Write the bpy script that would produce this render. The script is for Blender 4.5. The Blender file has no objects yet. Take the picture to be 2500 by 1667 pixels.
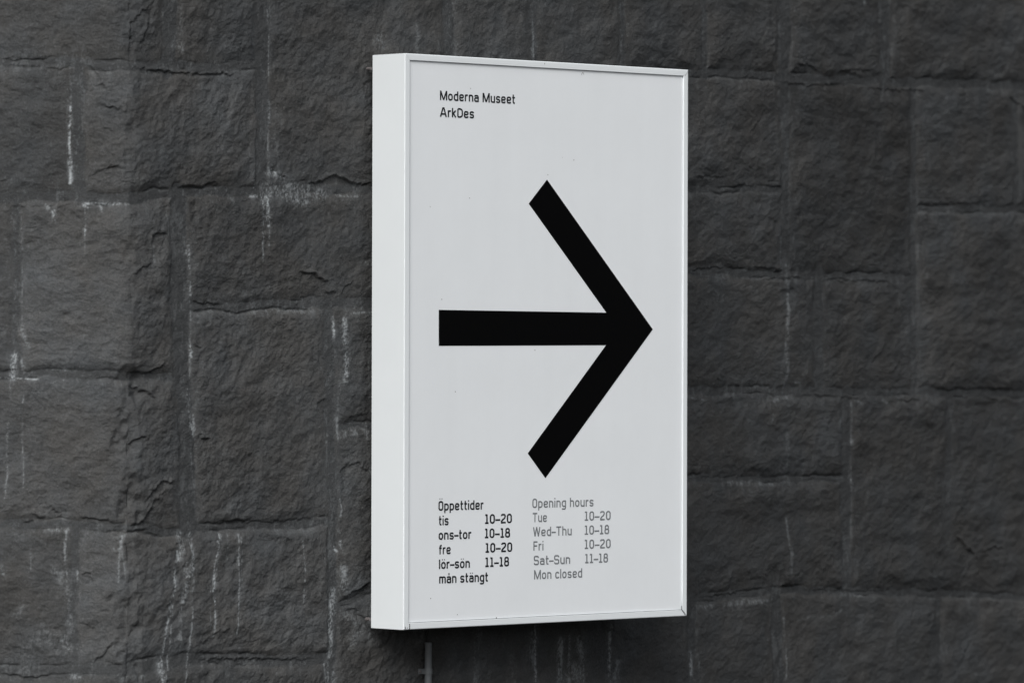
import bpy, bmesh, math, random
import numpy as np
from mathutils import Matrix, Vector
R = math.radians
scene = bpy.context.scene

# ------------------------------------------------------------------ camera
CAM = np.array([-6.90788, -7.62178, 0.57589])
YAW, PITCH, ROLL, FPX = 0.75812, 0.0024087, 0.0026304, 12055.73     # FPX for a picture 2500 wide
fw = np.array([math.sin(YAW)*math.cos(PITCH), math.cos(YAW)*math.cos(PITCH), math.sin(PITCH)])
rt = np.array([math.cos(YAW), -math.sin(YAW), 0.0])
up = np.cross(rt, fw)
rt, up = rt*math.cos(ROLL)+up*math.sin(ROLL), -rt*math.sin(ROLL)+up*math.cos(ROLL)
cd = bpy.data.cameras.new('camera'); cam = bpy.data.objects.new('camera', cd)
scene.collection.objects.link(cam); scene.camera = cam
cam.matrix_world = Matrix(((rt[0], up[0], -fw[0], CAM[0]), (rt[1], up[1], -fw[1], CAM[1]),
                           (rt[2], up[2], -fw[2], CAM[2]), (0, 0, 0, 1)))
cd.sensor_width = 36.0; cd.lens = FPX/2500*36.0; cd.clip_start = 0.1; cd.clip_end = 200
cd.dof.use_dof = True; cd.dof.focus_distance = 10.5; cd.dof.aperture_fstop = 4.0

# ------------------------------------------------------------------ sky and sun (overcast)
SUN_AZ, SUN_EL = R(55), R(42)          # azimuth to the left of the sign's facing direction
wd = bpy.data.worlds.new('World'); scene.world = wd; wd.use_nodes = True
nt = wd.node_tree; nt.nodes.clear()
sky = nt.nodes.new('ShaderNodeTexSky'); sky.sky_type = 'NISHITA'; sky.sun_disc = False
sky.sun_elevation = SUN_EL; sky.sun_rotation = math.pi + SUN_AZ
sky.dust_density = 3.0
hs = nt.nodes.new('ShaderNodeHueSaturation'); hs.inputs['Saturation'].default_value = 0.26
bg = nt.nodes.new('ShaderNodeBackground'); bg.inputs['Strength'].default_value = 0.055
wo = nt.nodes.new('ShaderNodeOutputWorld')
nt.links.new(sky.outputs[0], hs.inputs['Color']); nt.links.new(hs.outputs[0], bg.inputs[0]); nt.links.new(bg.outputs[0], wo.inputs[0])
sl = bpy.data.lights.new('sun', 'SUN'); sun = bpy.data.objects.new('sun', sl); scene.collection.objects.link(sun)
sl.energy = 1.5; sl.angle = R(38); sl.color = (1.0, 0.985, 0.96)
to_sun = Vector((-math.sin(SUN_AZ)*math.cos(SUN_EL), -math.cos(SUN_AZ)*math.cos(SUN_EL), math.sin(SUN_EL)))
sun.rotation_euler = to_sun.to_track_quat('Z', 'Y').to_euler()
vs = scene.view_settings
vs.view_transform = 'Standard'; vs.look = 'None'; vs.gamma = 1.0; vs.use_curve_mapping = False
vs.exposure = 1.02

# ------------------------------------------------------------------ helpers
def ray(px, py):
    d = fw*FPX + rt*(px-1250.0) - up*(py-833.5)
    return d
def on_y(px, py, y):                     # point of a picture ray on the vertical plane y = const
    d = ray(px, py); t = (y-CAM[1])/d[1]
    return CAM + d*t
def link(o, parent=None):
    scene.collection.objects.link(o)
    if parent: o.parent = parent
    return o
def mesh_obj(name, verts, faces, mat, parent=None, smooth=False):
    me = bpy.data.meshes.new(name); me.from_pydata([tuple(v) for v in verts], [], faces); me.update()
    if smooth: me.polygons.foreach_set('use_smooth', [True]*len(me.polygons))
    if mat: me.materials.append(mat)
    return link(bpy.data.objects.new(name, me), parent)
def bm_obj(name, bm, mat, parent=None, smooth=False):
    bmesh.ops.recalc_face_normals(bm, faces=bm.faces)
    me = bpy.data.meshes.new(name); bm.to_mesh(me); bm.free()
    if smooth: me.polygons.foreach_set('use_smooth', [True]*len(me.polygons))
    me.materials.append(mat)
    return link(bpy.data.objects.new(name, me), parent)
def new_mat(name):
    m = bpy.data.materials.new(name); m.use_nodes = True
    t = m.node_tree; b = t.nodes['Principled BSDF']
    return m, t, b
def N(t, kind, **kw):
    n = t.nodes.new(kind)
    for k, v in kw.items():
        if k in n.inputs: n.inputs[k].default_value = v
        else: setattr(n, k, v)
    return n

# ------------------------------------------------------------------ materials
def stone_material():
    m, t, b = new_mat('dark granite blocks'); L = t.links.new
    geo = N(t, 'ShaderNodeTexCoord')
    at = lambda nm: N(t, 'ShaderNodeAttribute', attribute_name=nm)
    stain, tone, mort = at('stain'), at('tone'), at('mortar')
    n1 = N(t, 'ShaderNodeTexNoise', Scale=7.0, Detail=6.0, Roughness=0.6); L(geo.outputs['Object'], n1.inputs['Vector'])
    n2 = N(t, 'ShaderNodeTexNoise', Scale=260.0, Detail=4.0, Roughness=0.65); L(geo.outputs['Object'], n2.inputs['Vector'])
    n3 = N(t, 'ShaderNodeTexNoise', Scale=3.1, Detail=5.0, Roughness=0.55); L(geo.outputs['Object'], n3.inputs['Vector'])
    # large patches: warm brown-grey to cool blue-grey
    cr = N(t, 'ShaderNodeValToRGB'); L(n1.outputs['Fac'], cr.inputs[0])
    cr.color_ramp.elements[0].position = 0.38; cr.color_ramp.elements[0].color = (0.0556, 0.0553, 0.0543, 1)
    cr.color_ramp.elements[1].position = 0.66; cr.color_ramp.elements[1].color = (0.0555, 0.0595, 0.0630, 1)
    # fine mineral grain
    gr = N(t, 'ShaderNodeMapRange'); L(n2.outputs['Fac'], gr.inputs[0])
    gr.inputs[1].default_value = 0.3; gr.inputs[2].default_value = 0.7; gr.inputs[3].default_value = 0.72; gr.inputs[4].default_value = 1.28
    pr = N(t, 'ShaderNodeMapRange'); L(n3.outputs['Fac'], pr.inputs[0])
    pr.inputs[1].default_value = 0.3; pr.inputs[2].default_value = 0.7; pr.inputs[3].default_value = 0.80; pr.inputs[4].default_value = 1.18
    mu = N(t, 'ShaderNodeMath', operation='MULTIPLY'); L(gr.outputs[0], mu.inputs[0]); L(pr.outputs[0], mu.inputs[1])
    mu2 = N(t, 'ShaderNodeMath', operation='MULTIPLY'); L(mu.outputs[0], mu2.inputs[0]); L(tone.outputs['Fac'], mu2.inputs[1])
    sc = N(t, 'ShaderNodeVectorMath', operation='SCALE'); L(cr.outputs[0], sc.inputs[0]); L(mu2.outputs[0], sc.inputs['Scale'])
    # mortar: smoother cement, a little bluer
    gm = N(t, 'ShaderNodeVectorMath', operation='SCALE'); gm.inputs[0].default_value = (0.0455, 0.0480, 0.0500)
    L(mu.outputs[0], gm.inputs['Scale'])
    mx = N(t, 'ShaderNodeMix', data_type='RGBA'); L(mort.outputs['Fac'], mx.inputs[0]); L(sc.outputs[0], mx.inputs[6]); L(gm.outputs[0], mx.inputs[7])
    # lime bloom
    mx2 = N(t, 'ShaderNodeMix', data_type='RGBA'); L(stain.outputs['Fac'], mx2.inputs[0]); L(mx.outputs[2], mx2.inputs[6])
    mx2.inputs[7].default_value = (0.33, 0.355, 0.37, 1)
    L(mx2.outputs[2], b.inputs['Base Color'])
    b.inputs['Roughness'].default_value = 0.85; b.inputs['Specular IOR Level'].default_value = 0.25
    bp = N(t, 'ShaderNodeBump', Strength=1.0, Distance=0.0020); L(n2.outputs['Fac'], bp.inputs['Height']); L(bp.outputs[0], b.inputs['Normal'])
    return m
def paint_material(name, col, rough, spec, dirt=0.0):
    m, t, b = new_mat(name); L = t.links.new
    tc = N(t, 'ShaderNodeTexCoord')
    n = N(t, 'ShaderNodeTexNoise', Scale=5.0, Detail=8.0, Roughness=0.7); L(tc.outputs['Object'], n.inputs['Vector'])
    mr = N(t, 'ShaderNodeMapRange'); L(n.outputs['Fac'], mr.inputs[0])
    mr.inputs[1].default_value = 0.3; mr.inputs[2].default_value = 0.75; mr.inputs[3].default_value = 1.0; mr.inputs[4].default_value = 0.955
    sc = N(t, 'ShaderNodeVectorMath', operation='SCALE'); sc.inputs[0].default_value = col; L(mr.outputs[0], sc.inputs['Scale'])
    out = sc.outputs[0]
    if dirt:
        # faint rain streaks running down the panel
        mp = N(t, 'ShaderNodeMapping'); mp.inputs['Scale'].default_value = (24.0, 1.0, 1.1); L(tc.outputs['Object'], mp.inputs['Vector'])
        ns = N(t, 'ShaderNodeTexNoise', Scale=1.0, Detail=5.0, Roughness=0.65); L(mp.outputs[0], ns.inputs['Vector'])
        ms = N(t, 'ShaderNodeMapRange'); L(ns.outputs['Fac'], ms.inputs[0])
        ms.inputs[1].default_value = 0.35; ms.inputs[2].default_value = 0.8; ms.inputs[3].default_value = 1.0; ms.inputs[4].default_value = 0.98
        s2 = N(t, 'ShaderNodeVectorMath', operation='SCALE'); L(out, s2.inputs[0]); L(ms.outputs[0], s2.inputs['Scale']); out = s2.outputs[0]
        # scattered specks of dirt: the few voronoi cells with a high random value get a tiny dot
        vo = N(t, 'ShaderNodeTexVoronoi', Scale=26.0); L(tc.outputs['Object'], vo.inputs['Vector'])
        lt = N(t, 'ShaderNodeMath', operation='LESS_THAN'); L(vo.outputs['Distance'], lt.inputs[0]); lt.inputs[1].default_value = 0.045
        sp = N(t, 'ShaderNodeSeparateColor'); L(vo.outputs['Color'], sp.inputs[0])
        gt = N(t, 'ShaderNodeMath', operation='GREATER_THAN'); L(sp.outputs[0], gt.inputs[0]); gt.inputs[1].default_value = 0.80
        mm = N(t, 'ShaderNodeMath', operation='MULTIPLY'); L(lt.outputs[0], mm.inputs[0]); L(gt.outputs[0], mm.inputs[1])
        m2 = N(t, 'ShaderNodeMath', operation='MULTIPLY'); L(mm.outputs[0], m2.inputs[0]); m2.inputs[1].default_value = dirt
        mx = N(t, 'ShaderNodeMix', data_type='RGBA'); L(m2.outputs[0], mx.inputs[0]); L(out, mx.inputs[6]); mx.inputs[7].default_value = (0.2, 0.2, 0.2, 1)
        out = mx.outputs[2]
    L(out, b.inputs['Base Color'])
    b.inputs['Roughness'].default_value = rough; b.inputs['Specular IOR Level'].default_value = spec
    n2 = N(t, 'ShaderNodeTexNoise', Scale=420.0, Detail=2.0); L(tc.outputs['Object'], n2.inputs['Vector'])
    bp = N(t, 'ShaderNodeBump', Strength=0.12, Distance=0.0004); L(n2.outputs['Fac'], bp.inputs['Height']); L(bp.outputs[0], b.inputs['Normal'])
    return m
M_STONE = stone_material()
M_FRAME = paint_material('white powder coated aluminium', (0.722, 0.760, 0.782), 0.45, 0.4)
M_PANEL = paint_material('white satin acrylic panel', (0.766, 0.797, 0.824), 0.5, 0.35, dirt=0.5)
M_BLACK = paint_material('black vinyl film', (0.0028, 0.0029, 0.0031), 0.6, 0.015)
M_TEXT = paint_material('black lettering film', (0.010, 0.012, 0.015), 0.6, 0.1)
M_GREY = paint_material('grey lettering film', (0.165, 0.178, 0.19), 0.6, 0.2)
M_DIRT_GAP = paint_material('dark grime and gap shade', (0.06, 0.06, 0.06), 0.9, 0.1)
M_PIPE = paint_material('grey painted conduit', (0.098, 0.106, 0.113), 0.5, 0.35)
M_CABLE = paint_material('black rubber cable', (0.01, 0.01, 0.01), 0.6, 0.3)
M_BOLT = paint_material('dull steel bolt', (0.11, 0.10, 0.10), 0.6, 0.4)

# ------------------------------------------------------------------ the stone wall
W, H, D = 0.8414, 1.2, 0.1010
YB = D + 0.026                            # mortar plane of the face the sign hangs on
crease = on_y(314, 833, YB)
ALPHA = R(40)                             # turn of the left face at the arris
def build_plan():
    s0, s1, st = -3.0, 7.0, 0.01
    def head(s):                          # heading of the wall along s (0 = along the sign)
        if s < 0: return -ALPHA
        k = min(max((s-0.75)/0.9, 0.0), 1.0)
        return R(13)*k
    right = [(crease[0], crease[1])]; n = int(round(s1/st))
    for i in range(n):
        a = head((i+0.5)*st); x, y = right[-1]
        right.append((x+math.cos(a)*st, y+math.sin(a)*st))
    left = []; x, y = crease[0], crease[1]
    for i in range(int(round(-s0/st))):
        x -= math.cos(ALPHA)*st; y += math.sin(ALPHA)*st
        left.append((x, y))
    pts = np.array(left[::-1]+right); ss = np.arange(len(pts))*st + s0
    return ss, pts
PS, PP = build_plan()
def plan(s):
    return np.interp(s, PS, PP[:, 0]), np.interp(s, PS, PP[:, 1])
def to_wall(px, py):                      # picture point -> (s, z) on the wall's base surface
    d = ray(px, py)
    # signed side of each plan point with regard to the ray in the ground plan
    side = (PP[:, 0]-CAM[0])*d[1] - (PP[:, 1]-CAM[1])*d[0]
    i = int(np.argmax(side > 0)); i = max(i, 1)
    a, b_ = side[i-1], side[i]; w = -a/(b_-a)
    p = PP[i-1]*(1-w)+PP[i]*w; s = PS[i-1]*(1-w)+PS[i]*w
    t = ((p[0]-CAM[0])*d[0]+(p[1]-CAM[1])*d[1])/(d[0]**2+d[1]**2)
    return s, CAM[2]+d[2]*t

def slant(px, py):                        # metres along the wall per metre across the view there
    return (to_wall(px+6, py)[0]-to_wall(px-6, py)[0])/12*1150.0
def axis(lo, hi, step, ext_lo, ext_hi):
    mid = np.arange(lo, hi, step)
    def grow(ext):
        out, x, d = [], 0.0, step
        while x < ext: d = min(d*1.12, 0.012); x += d; out.append(x)
        return np.array(out)
    return np.concatenate([lo-grow(ext_lo)[::-1], mid, mid[-1]+grow(ext_hi)])
sa, zt = to_wall(0, 0); sb, zb2 = to_wall(2500, 1667); _, zt2 = to_wall(2500, 0); _, zb = to_wall(0, 1667)
AS = axis(sa-0.03, sb+0.03, 0.0019, 1.2, 1.6)
AZ = axis(min(zb, zb2)-0.02, max(zt, zt2)+0.02, 0.0015, 0.9, 0.8)
AS[np.argmin(np.abs(AS))] = 0.0
NS, NZ = len(AS), len(AZ)
S, Z = np.meshgrid(AS.astype(np.float32), AZ.astype(np.float32))      # shape NZ, NS

def gnoise(x, y, seed):
    xi = np.floor(x).astype(np.int32); yi = np.floor(y).astype(np.int32)
    fx = x-xi; fy = y-yi
    u = fx*fx*fx*(fx*(fx*6-15)+10); v = fy*fy*fy*(fy*(fy*6-15)+10)
    def g(ix, iy, dx, dy):
        h = (ix.astype(np.uint32)*np.uint32(374761393) + iy.astype(np.uint32)*np.uint32(668265263) + np.uint32(seed*974711+17))
        h = (h ^ (h >> np.uint32(13)))*np.uint32(1274126177); h = h ^ (h >> np.uint32(16))
        a = (h & np.uint32(1023)).astype(np.float32)*np.float32(2*math.pi/1024)
        return np.cos(a)*dx+np.sin(a)*dy
    a = g(xi, yi, fx, fy); b_ = g(xi+1, yi, fx-1, fy); c = g(xi, yi+1, fx, fy-1); d = g(xi+1, yi+1, fx-1, fy-1)
    return ((a+(b_-a)*u)*(1-v)+(c+(d-c)*u)*v)*np.float32(1.5)
def fbm(x, y, seed, octv, gain=0.5, lac=2.03):
    o = 0; amp = 1.0
    for k in range(octv):
        o = o+amp*gnoise(x, y, seed+k*7); x = x*lac+3.1; y = y*lac+1.7; amp *= gain
    return o
def smooth(e0, e1, x):
    t = np.clip((x-e0)/(e1-e0), 0, 1); return t*t*(3-2*t)

# ---- joints: picture points of the mortar lines and their width (picture pixels)
JOINTS = [
 # horizontal, left face and onwards to the sign
 ([(-600,140),(0,151),(190,156),(314,160),(460,165),(600,163),(640,160)], 24),
 ([(-600,485),(0,480),(190,482),(314,482),(430,470),(640,466),(760,458),(905,462),(1300,470)], 24),
 ([(455,750),(560,750),(700,742),(800,738),(905,740),(1300,745)], 26),
 ([(-600,915),(0,915),(150,912),(314,917),(455,919)], 18),
 ([(-600,1275),(0,1278),(170,1280),(314,1290),(440,1296),(560,1282),(700,1280),(812,1272)], 20),
 ([(-600,1640),(0,1637),(170,1636),(314,1632),(450,1612),(640,1612),(808,1608)], 26),
 ([(810,1042),(905,1038),(1200,1040)], 16),
 ([(808,1478),(860,1470),(905,1446),(1000,1450)], 16),
 # vertical, left part
 ([(414,-300),(413,60),(411,165)], 34),
 ([(640,-300),(641,150),(640,300),(637,468)], 30),
 ([(192,156),(194,300),(192,482)], 30),
 ([(43,482),(43,700),(40,915)], 20),
 ([(436,470),(435,745),(444,915),(455,1100),(460,1292)], 40),
 ([(802,740),(804,1000),(812,1272),(809,1480),(806,1667),(806,2100)], 22),
 ([(181,1280),(180,1450),(184,1636)], 20),
 ([(560,1612),(562,1900)], 20), ([(70,1636),(70,1900)], 20),
 ([(300,1636),(300,2000)], 18),
 # above the sign
 ([(1094,-300),(1094,140),(1096,470)], 26), ([(1303,-300),(1303,165)], 16), ([(1519,-300),(1519,180)], 14),
 ([(905,100),(905,105)], 2),
 # right of the sign
 ([(1500,176),(1690,182),(1723,177),(1977,192),(2159,198),(2486,210),(2720,230)], 25),
 ([(1719,-300),(1719,60),(1718,178)], 14),
 ([(1912,-300),(1916,80),(1908,185)], 32),
 ([(2159,-300),(2159,198)], 26),
 ([(1917,190),(1917,430),(1916,560),(1918,668)], 19),
 ([(2229,205),(2229,500),(2231,958)], 13),
 ([(1500,456),(1690,459),(1800,463),(1915,468)], 18),
 ([(2230,508),(2350,512),(2500,510),(2720,520)], 20),
 ([(1500,655),(1690,661),(1800,664),(1920,672),(2070,674),(2228,680)], 22),
 ([(1999,676),(1997,800),(2000,950)], 24),
 ([(1500,950),(1690,953),(1920,953),(2100,958),(2231,957),(2500,962),(2720,970)], 22),
 ([(2064,958),(2065,1200),(2068,1444)], 21),
 ([(2316,962),(2316,1200),(2312,1300)], 12),
 ([(1500,1165),(1680,1166),(1850,1170),(1960,1168),(2062,1166)], 17),
 ([(1500,1490),(1697,1464),(1780,1452),(1870,1441),(2032,1441),(2310,1449),(2360,1452)], 20),
 ([(1893,1441),(1898,1520),(1900,1667),(1900,2100)], 24),
 ([(2290,1452),(2292,1560),(2300,1900)], 10),
 ([(1690,1462),(1686,1667),(1686,1900)], 16),
 ([(2480,215),(2481,505)], 8), ([(2560,-300),(2560,215)], 22), ([(2640,510),(2640,960)], 22), ([(2580,960),(2570,1460)], 22),
 ([(2360,1452),(2700,1462)], 16),
 ([(-120,480),(-118,915)], 22), ([(-60,-300),(-60,150)], 22), ([(-200,915),(-200,1280)], 22), ([(-150,1280),(-150,1640)], 22),
]
MPP = 1/1150.0
warp1 = fbm(S*12, Z*12, 11, 4)*0.0062 + fbm(S*70, Z*70, 31, 3)*0.0016
warp2 = fbm(S*12+50, Z*12+20, 12, 4)*0.0062 + fbm(S*70+9, Z*70+4, 41, 3)*0.0016
dist = np.full((NZ, NS), 9.0, np.float32)            # distance beyond the mortar's edge
dvert = np.full((NZ, NS), 9.0, np.float32)
def window(x0, x1, z0, z1):
    i0, i1 = np.searchsorted(AS, [x0, x1]); j0, j1 = np.searchsorted(AZ, [z0, z1])
    return slice(max(j0, 0), min(j1, NZ)), slice(max(i0, 0), min(i1, NS))
def seg_dist(p, q, pad):
    js, is_ = window(min(p[0], q[0])-pad, max(p[0], q[0])+pad, min(p[1], q[1])-pad, max(p[1], q[1])+pad)
    x = S[js, is_]+warp1[js, is_]; y = Z[js, is_]+warp2[js, is_]
    dx, dy = q[0]-p[0], q[1]-p[1]; l2 = dx*dx+dy*dy+1e-12
    tt = ((x-p[0])*dx+(y-p[1])*dy)/l2
    tc = np.clip(tt, 0, 1)
    return js, is_, np.hypot(x-(p[0]+dx*tc), y-(p[1]+dy*tc)), tt, ((x-p[0])*dy-(y-p[1])*dx)/math.sqrt(l2)
for pts, wpx in JOINTS:
    w = [to_wall(*p) for p in pts]
    for (p, q), (a, b_) in zip(zip(w, w[1:]), zip(pts, pts[1:])):
        vert = abs(b_[1]-a[1]) > abs(b_[0]-a[0])
        c = 1.0
        if vert: c = slant(0.5*(a[0]+b_[0]), 833)        # the right face is seen at a slant
        half = 0.5*wpx*MPP*c
        js, is_, d, _, _ = seg_dist(p, q, 0.16)
        if vert: dvert[js, is_] = np.minimum(dvert[js, is_], d-half)
        dist[js, is_] = np.minimum(dist[js, is_], (d-half)/(max(1.0, c/1.3)))

# ---- number the stones (flood fill on a coarse copy)
st = 5
cm = dist[::st, ::st] > 0.003
lab = np.zeros(cm.shape, np.int32); nl = 0
for j in range(cm.shape[0]):
    for i in range(cm.shape[1]):
        if cm[j, i] and not lab[j, i]:
            nl += 1; stack = [(j, i)]; lab[j, i] = nl
            while stack:
                y, x = stack.pop()
                for yy, xx in ((y+1, x), (y-1, x), (y, x+1), (y, x-1)):
                    if 0 <= yy < cm.shape[0] and 0 <= xx < cm.shape[1] and cm[yy, xx] and not lab[yy, xx]:
                        lab[yy, xx] = nl; stack.append((yy, xx))
for _ in range(14):                       # grow the stones until they meet inside the mortar
    for dy, dx in ((1, 0), (-1, 0), (0, 1), (0, -1)):
        nb = np.roll(lab, (dy, dx), (0, 1)); lab = np.where((lab == 0) & (nb > 0), nb, lab)
def upsample(a):
    a = a.astype(np.float32)
    for _ in range(2): a = 0.25*(np.roll(a, 1, 0)+np.roll(a, -1, 0)+np.roll(a, 1, 1)+np.roll(a, -1, 1))*0.5+a*0.5
    jy = np.minimum(np.arange(NZ)/st, a.shape[0]-1.001).astype(np.float32); ix = np.minimum(np.arange(NS)/st, a.shape[1]-1.001).astype(np.float32)
    j0 = jy.astype(int); i0 = ix.astype(int); fy = (jy-j0)[:, None]; fx = (ix-i0)[None, :]
    top = a[j0][:, i0]*(1-fx)+a[j0][:, i0+1]*fx; bot = a[j0+1][:, i0]*(1-fx)+a[j0+1][:, i0+1]*fx
    return top*(1-fy)+bot*fy
rng = np.random.default_rng(5)
r_h = rng.uniform(0.0062, 0.0095, nl+1).astype(np.float32); r_t = rng.uniform(0.88, 1.12, nl+1).astype(np.float32)
r_a = rng.uniform(-0.004, 0.004, nl+1).astype(np.float32); r_b = rng.uniform(-0.007, 0.007, nl+1).astype(np.float32)
cs = np.zeros(nl+1); cz = np.zeros(nl+1)
for k in range(1, nl+1):
    jj, ii = np.nonzero(lab == k); cs[k] = AS[np.minimum(ii*st, NS-1)].mean(); cz[k] = AZ[np.minimum(jj*st, NZ-1)].mean()

r_t = r_t*np.where(cs > 1.25, 0.79, 1.0).astype(np.float32)      # the blocks right of the sign get a darker tone
# ---- height of the rock face
left = (S < 0)
_p = np.arange(330, 2620, 60); _s = np.array([to_wall(p, 833)[0] for p in _p]); _g = np.gradient(_s, _p)*1150/1.35
_gs = np.interp(AS, np.concatenate([[-9, 0], _s]), np.concatenate([[1, 1], _g]))
SW1 = np.concatenate([[0], np.cumsum(np.diff(AS)*0.5*(1/_gs[1:]+1/_gs[:-1]))]); SW = (SW1-np.interp(0, AS, SW1)).astype(np.float32)[None, :]+Z*0   # longer grain on the turned blocks
def rough(ang, ratio, seed, f, octv, gain=0.55):
    c, s_ = math.cos(ang), math.sin(ang)
    a = SW*c+Z*s_; b_ = -SW*s_+Z*c
    return fbm(a*f/ratio, b_*f, seed, octv, gain)
tb = rough(R(36), 1.5, 101, 70, 5, 0.6)               # slanting grain of the right face
ta = rough(R(-16), 1.6, 151, 74, 5, 0.6)              # flatter grain of the left face
k = smooth(-0.004, 0.004, S)
grain = ta*(1-k)+tb*k
low = fbm(SW*7.5, Z*7.5, 201, 3, 0.5)
mid = fbm(SW*19+low*0.6, Z*19, 221, 3, 0.5)
terr = fbm(SW*11+mid*0.35, Z*11, 241, 3, 0.5)*3.2
tf = np.floor(terr); tr = tf+smooth(0.72, 1.0, terr-tf)
calm = 1-0.28*smooth(0.9, 1.5, S)
face = low*0.0050 + mid*0.0026*calm + grain*0.0010*calm + fbm(SW*48, Z*52, 271, 5, 0.6)*0.0009*calm
edge_zone = np.exp(-np.clip(dist, 0, 1)/0.035)
patch = smooth(0.0, 0.5, fbm(S*5+7, Z*5+3, 261, 2))
face = face + (tr-terr*0.6)*0.0026*np.clip(edge_zone*0.9+patch*(0.25-0.2*smooth(0.6, 1.0, S)), 0, 1)
dpos = np.clip(dist, 0, 1)
soft = np.clip(0.5+0.8*fbm(S*9+4, Z*9, 291, 2), 0, 1)          # some arrises sharp, most worn or smeared with cement
rise = 1-np.exp(-dpos/(0.005+0.019*soft))
mortar = 1-smooth(-0.004, 0.004, dist+0.004*mid)
SC, ZC = S[::st, ::st], Z[::st, ::st]
hs_ = upsample(r_h[lab] + r_a[lab]*(SC-cs[lab].astype(np.float32)) + r_b[lab]*(ZC-cz[lab].astype(np.float32)))
hs_ = np.maximum(hs_*(1-0.38*smooth(0.9, 1.4, S)), 0.003)
h = (hs_+face*smooth(0, 0.02, dpos))*rise + (grain*0.0006+mid*0.0016+low*0.0016)*(1-rise)
# open shadow line along the lower edge of many bed joints
crk = smooth(0.004, 0.02, dvert)*smooth(0.15, 0.5, fbm(S*6+31, Z*40, 281, 3))*smooth(-0.006, -0.001, dist)*(1-smooth(0.0, 0.004, dist))
h = h - crk*0.0030*(0.75-0.15*smooth(0.7, 1.2, S))

# the arris between the two faces is worn and chipped unevenly
zc_ = [to_wall(314, v)[1] for v in (1667, 1300, 1270, 930, 880, 170, 120, 0)]
wear = np.interp(AZ, zc_, [0.009, 0.007, 0.011, 0.009, 0.0, 0.0, 0.007, 0.008]).astype(np.float32)[:, None]
chip = wear*(0.75+0.9*fbm(S*16, Z*16, 531, 3))+np.clip(0.0012+0.0045*fbm(Z*7+1.3, S*9, 501, 3)+0.0035*np.clip(fbm(Z*24, S*30, 511, 3), -0.2, 1), 0.0004, 0.012)
h = h - np.clip(chip-np.abs(S-0.004*fbm(Z*11, S*0, 521, 3))*math.sin(ALPHA/2), 0, 1)/math.cos(ALPHA/2)

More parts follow.
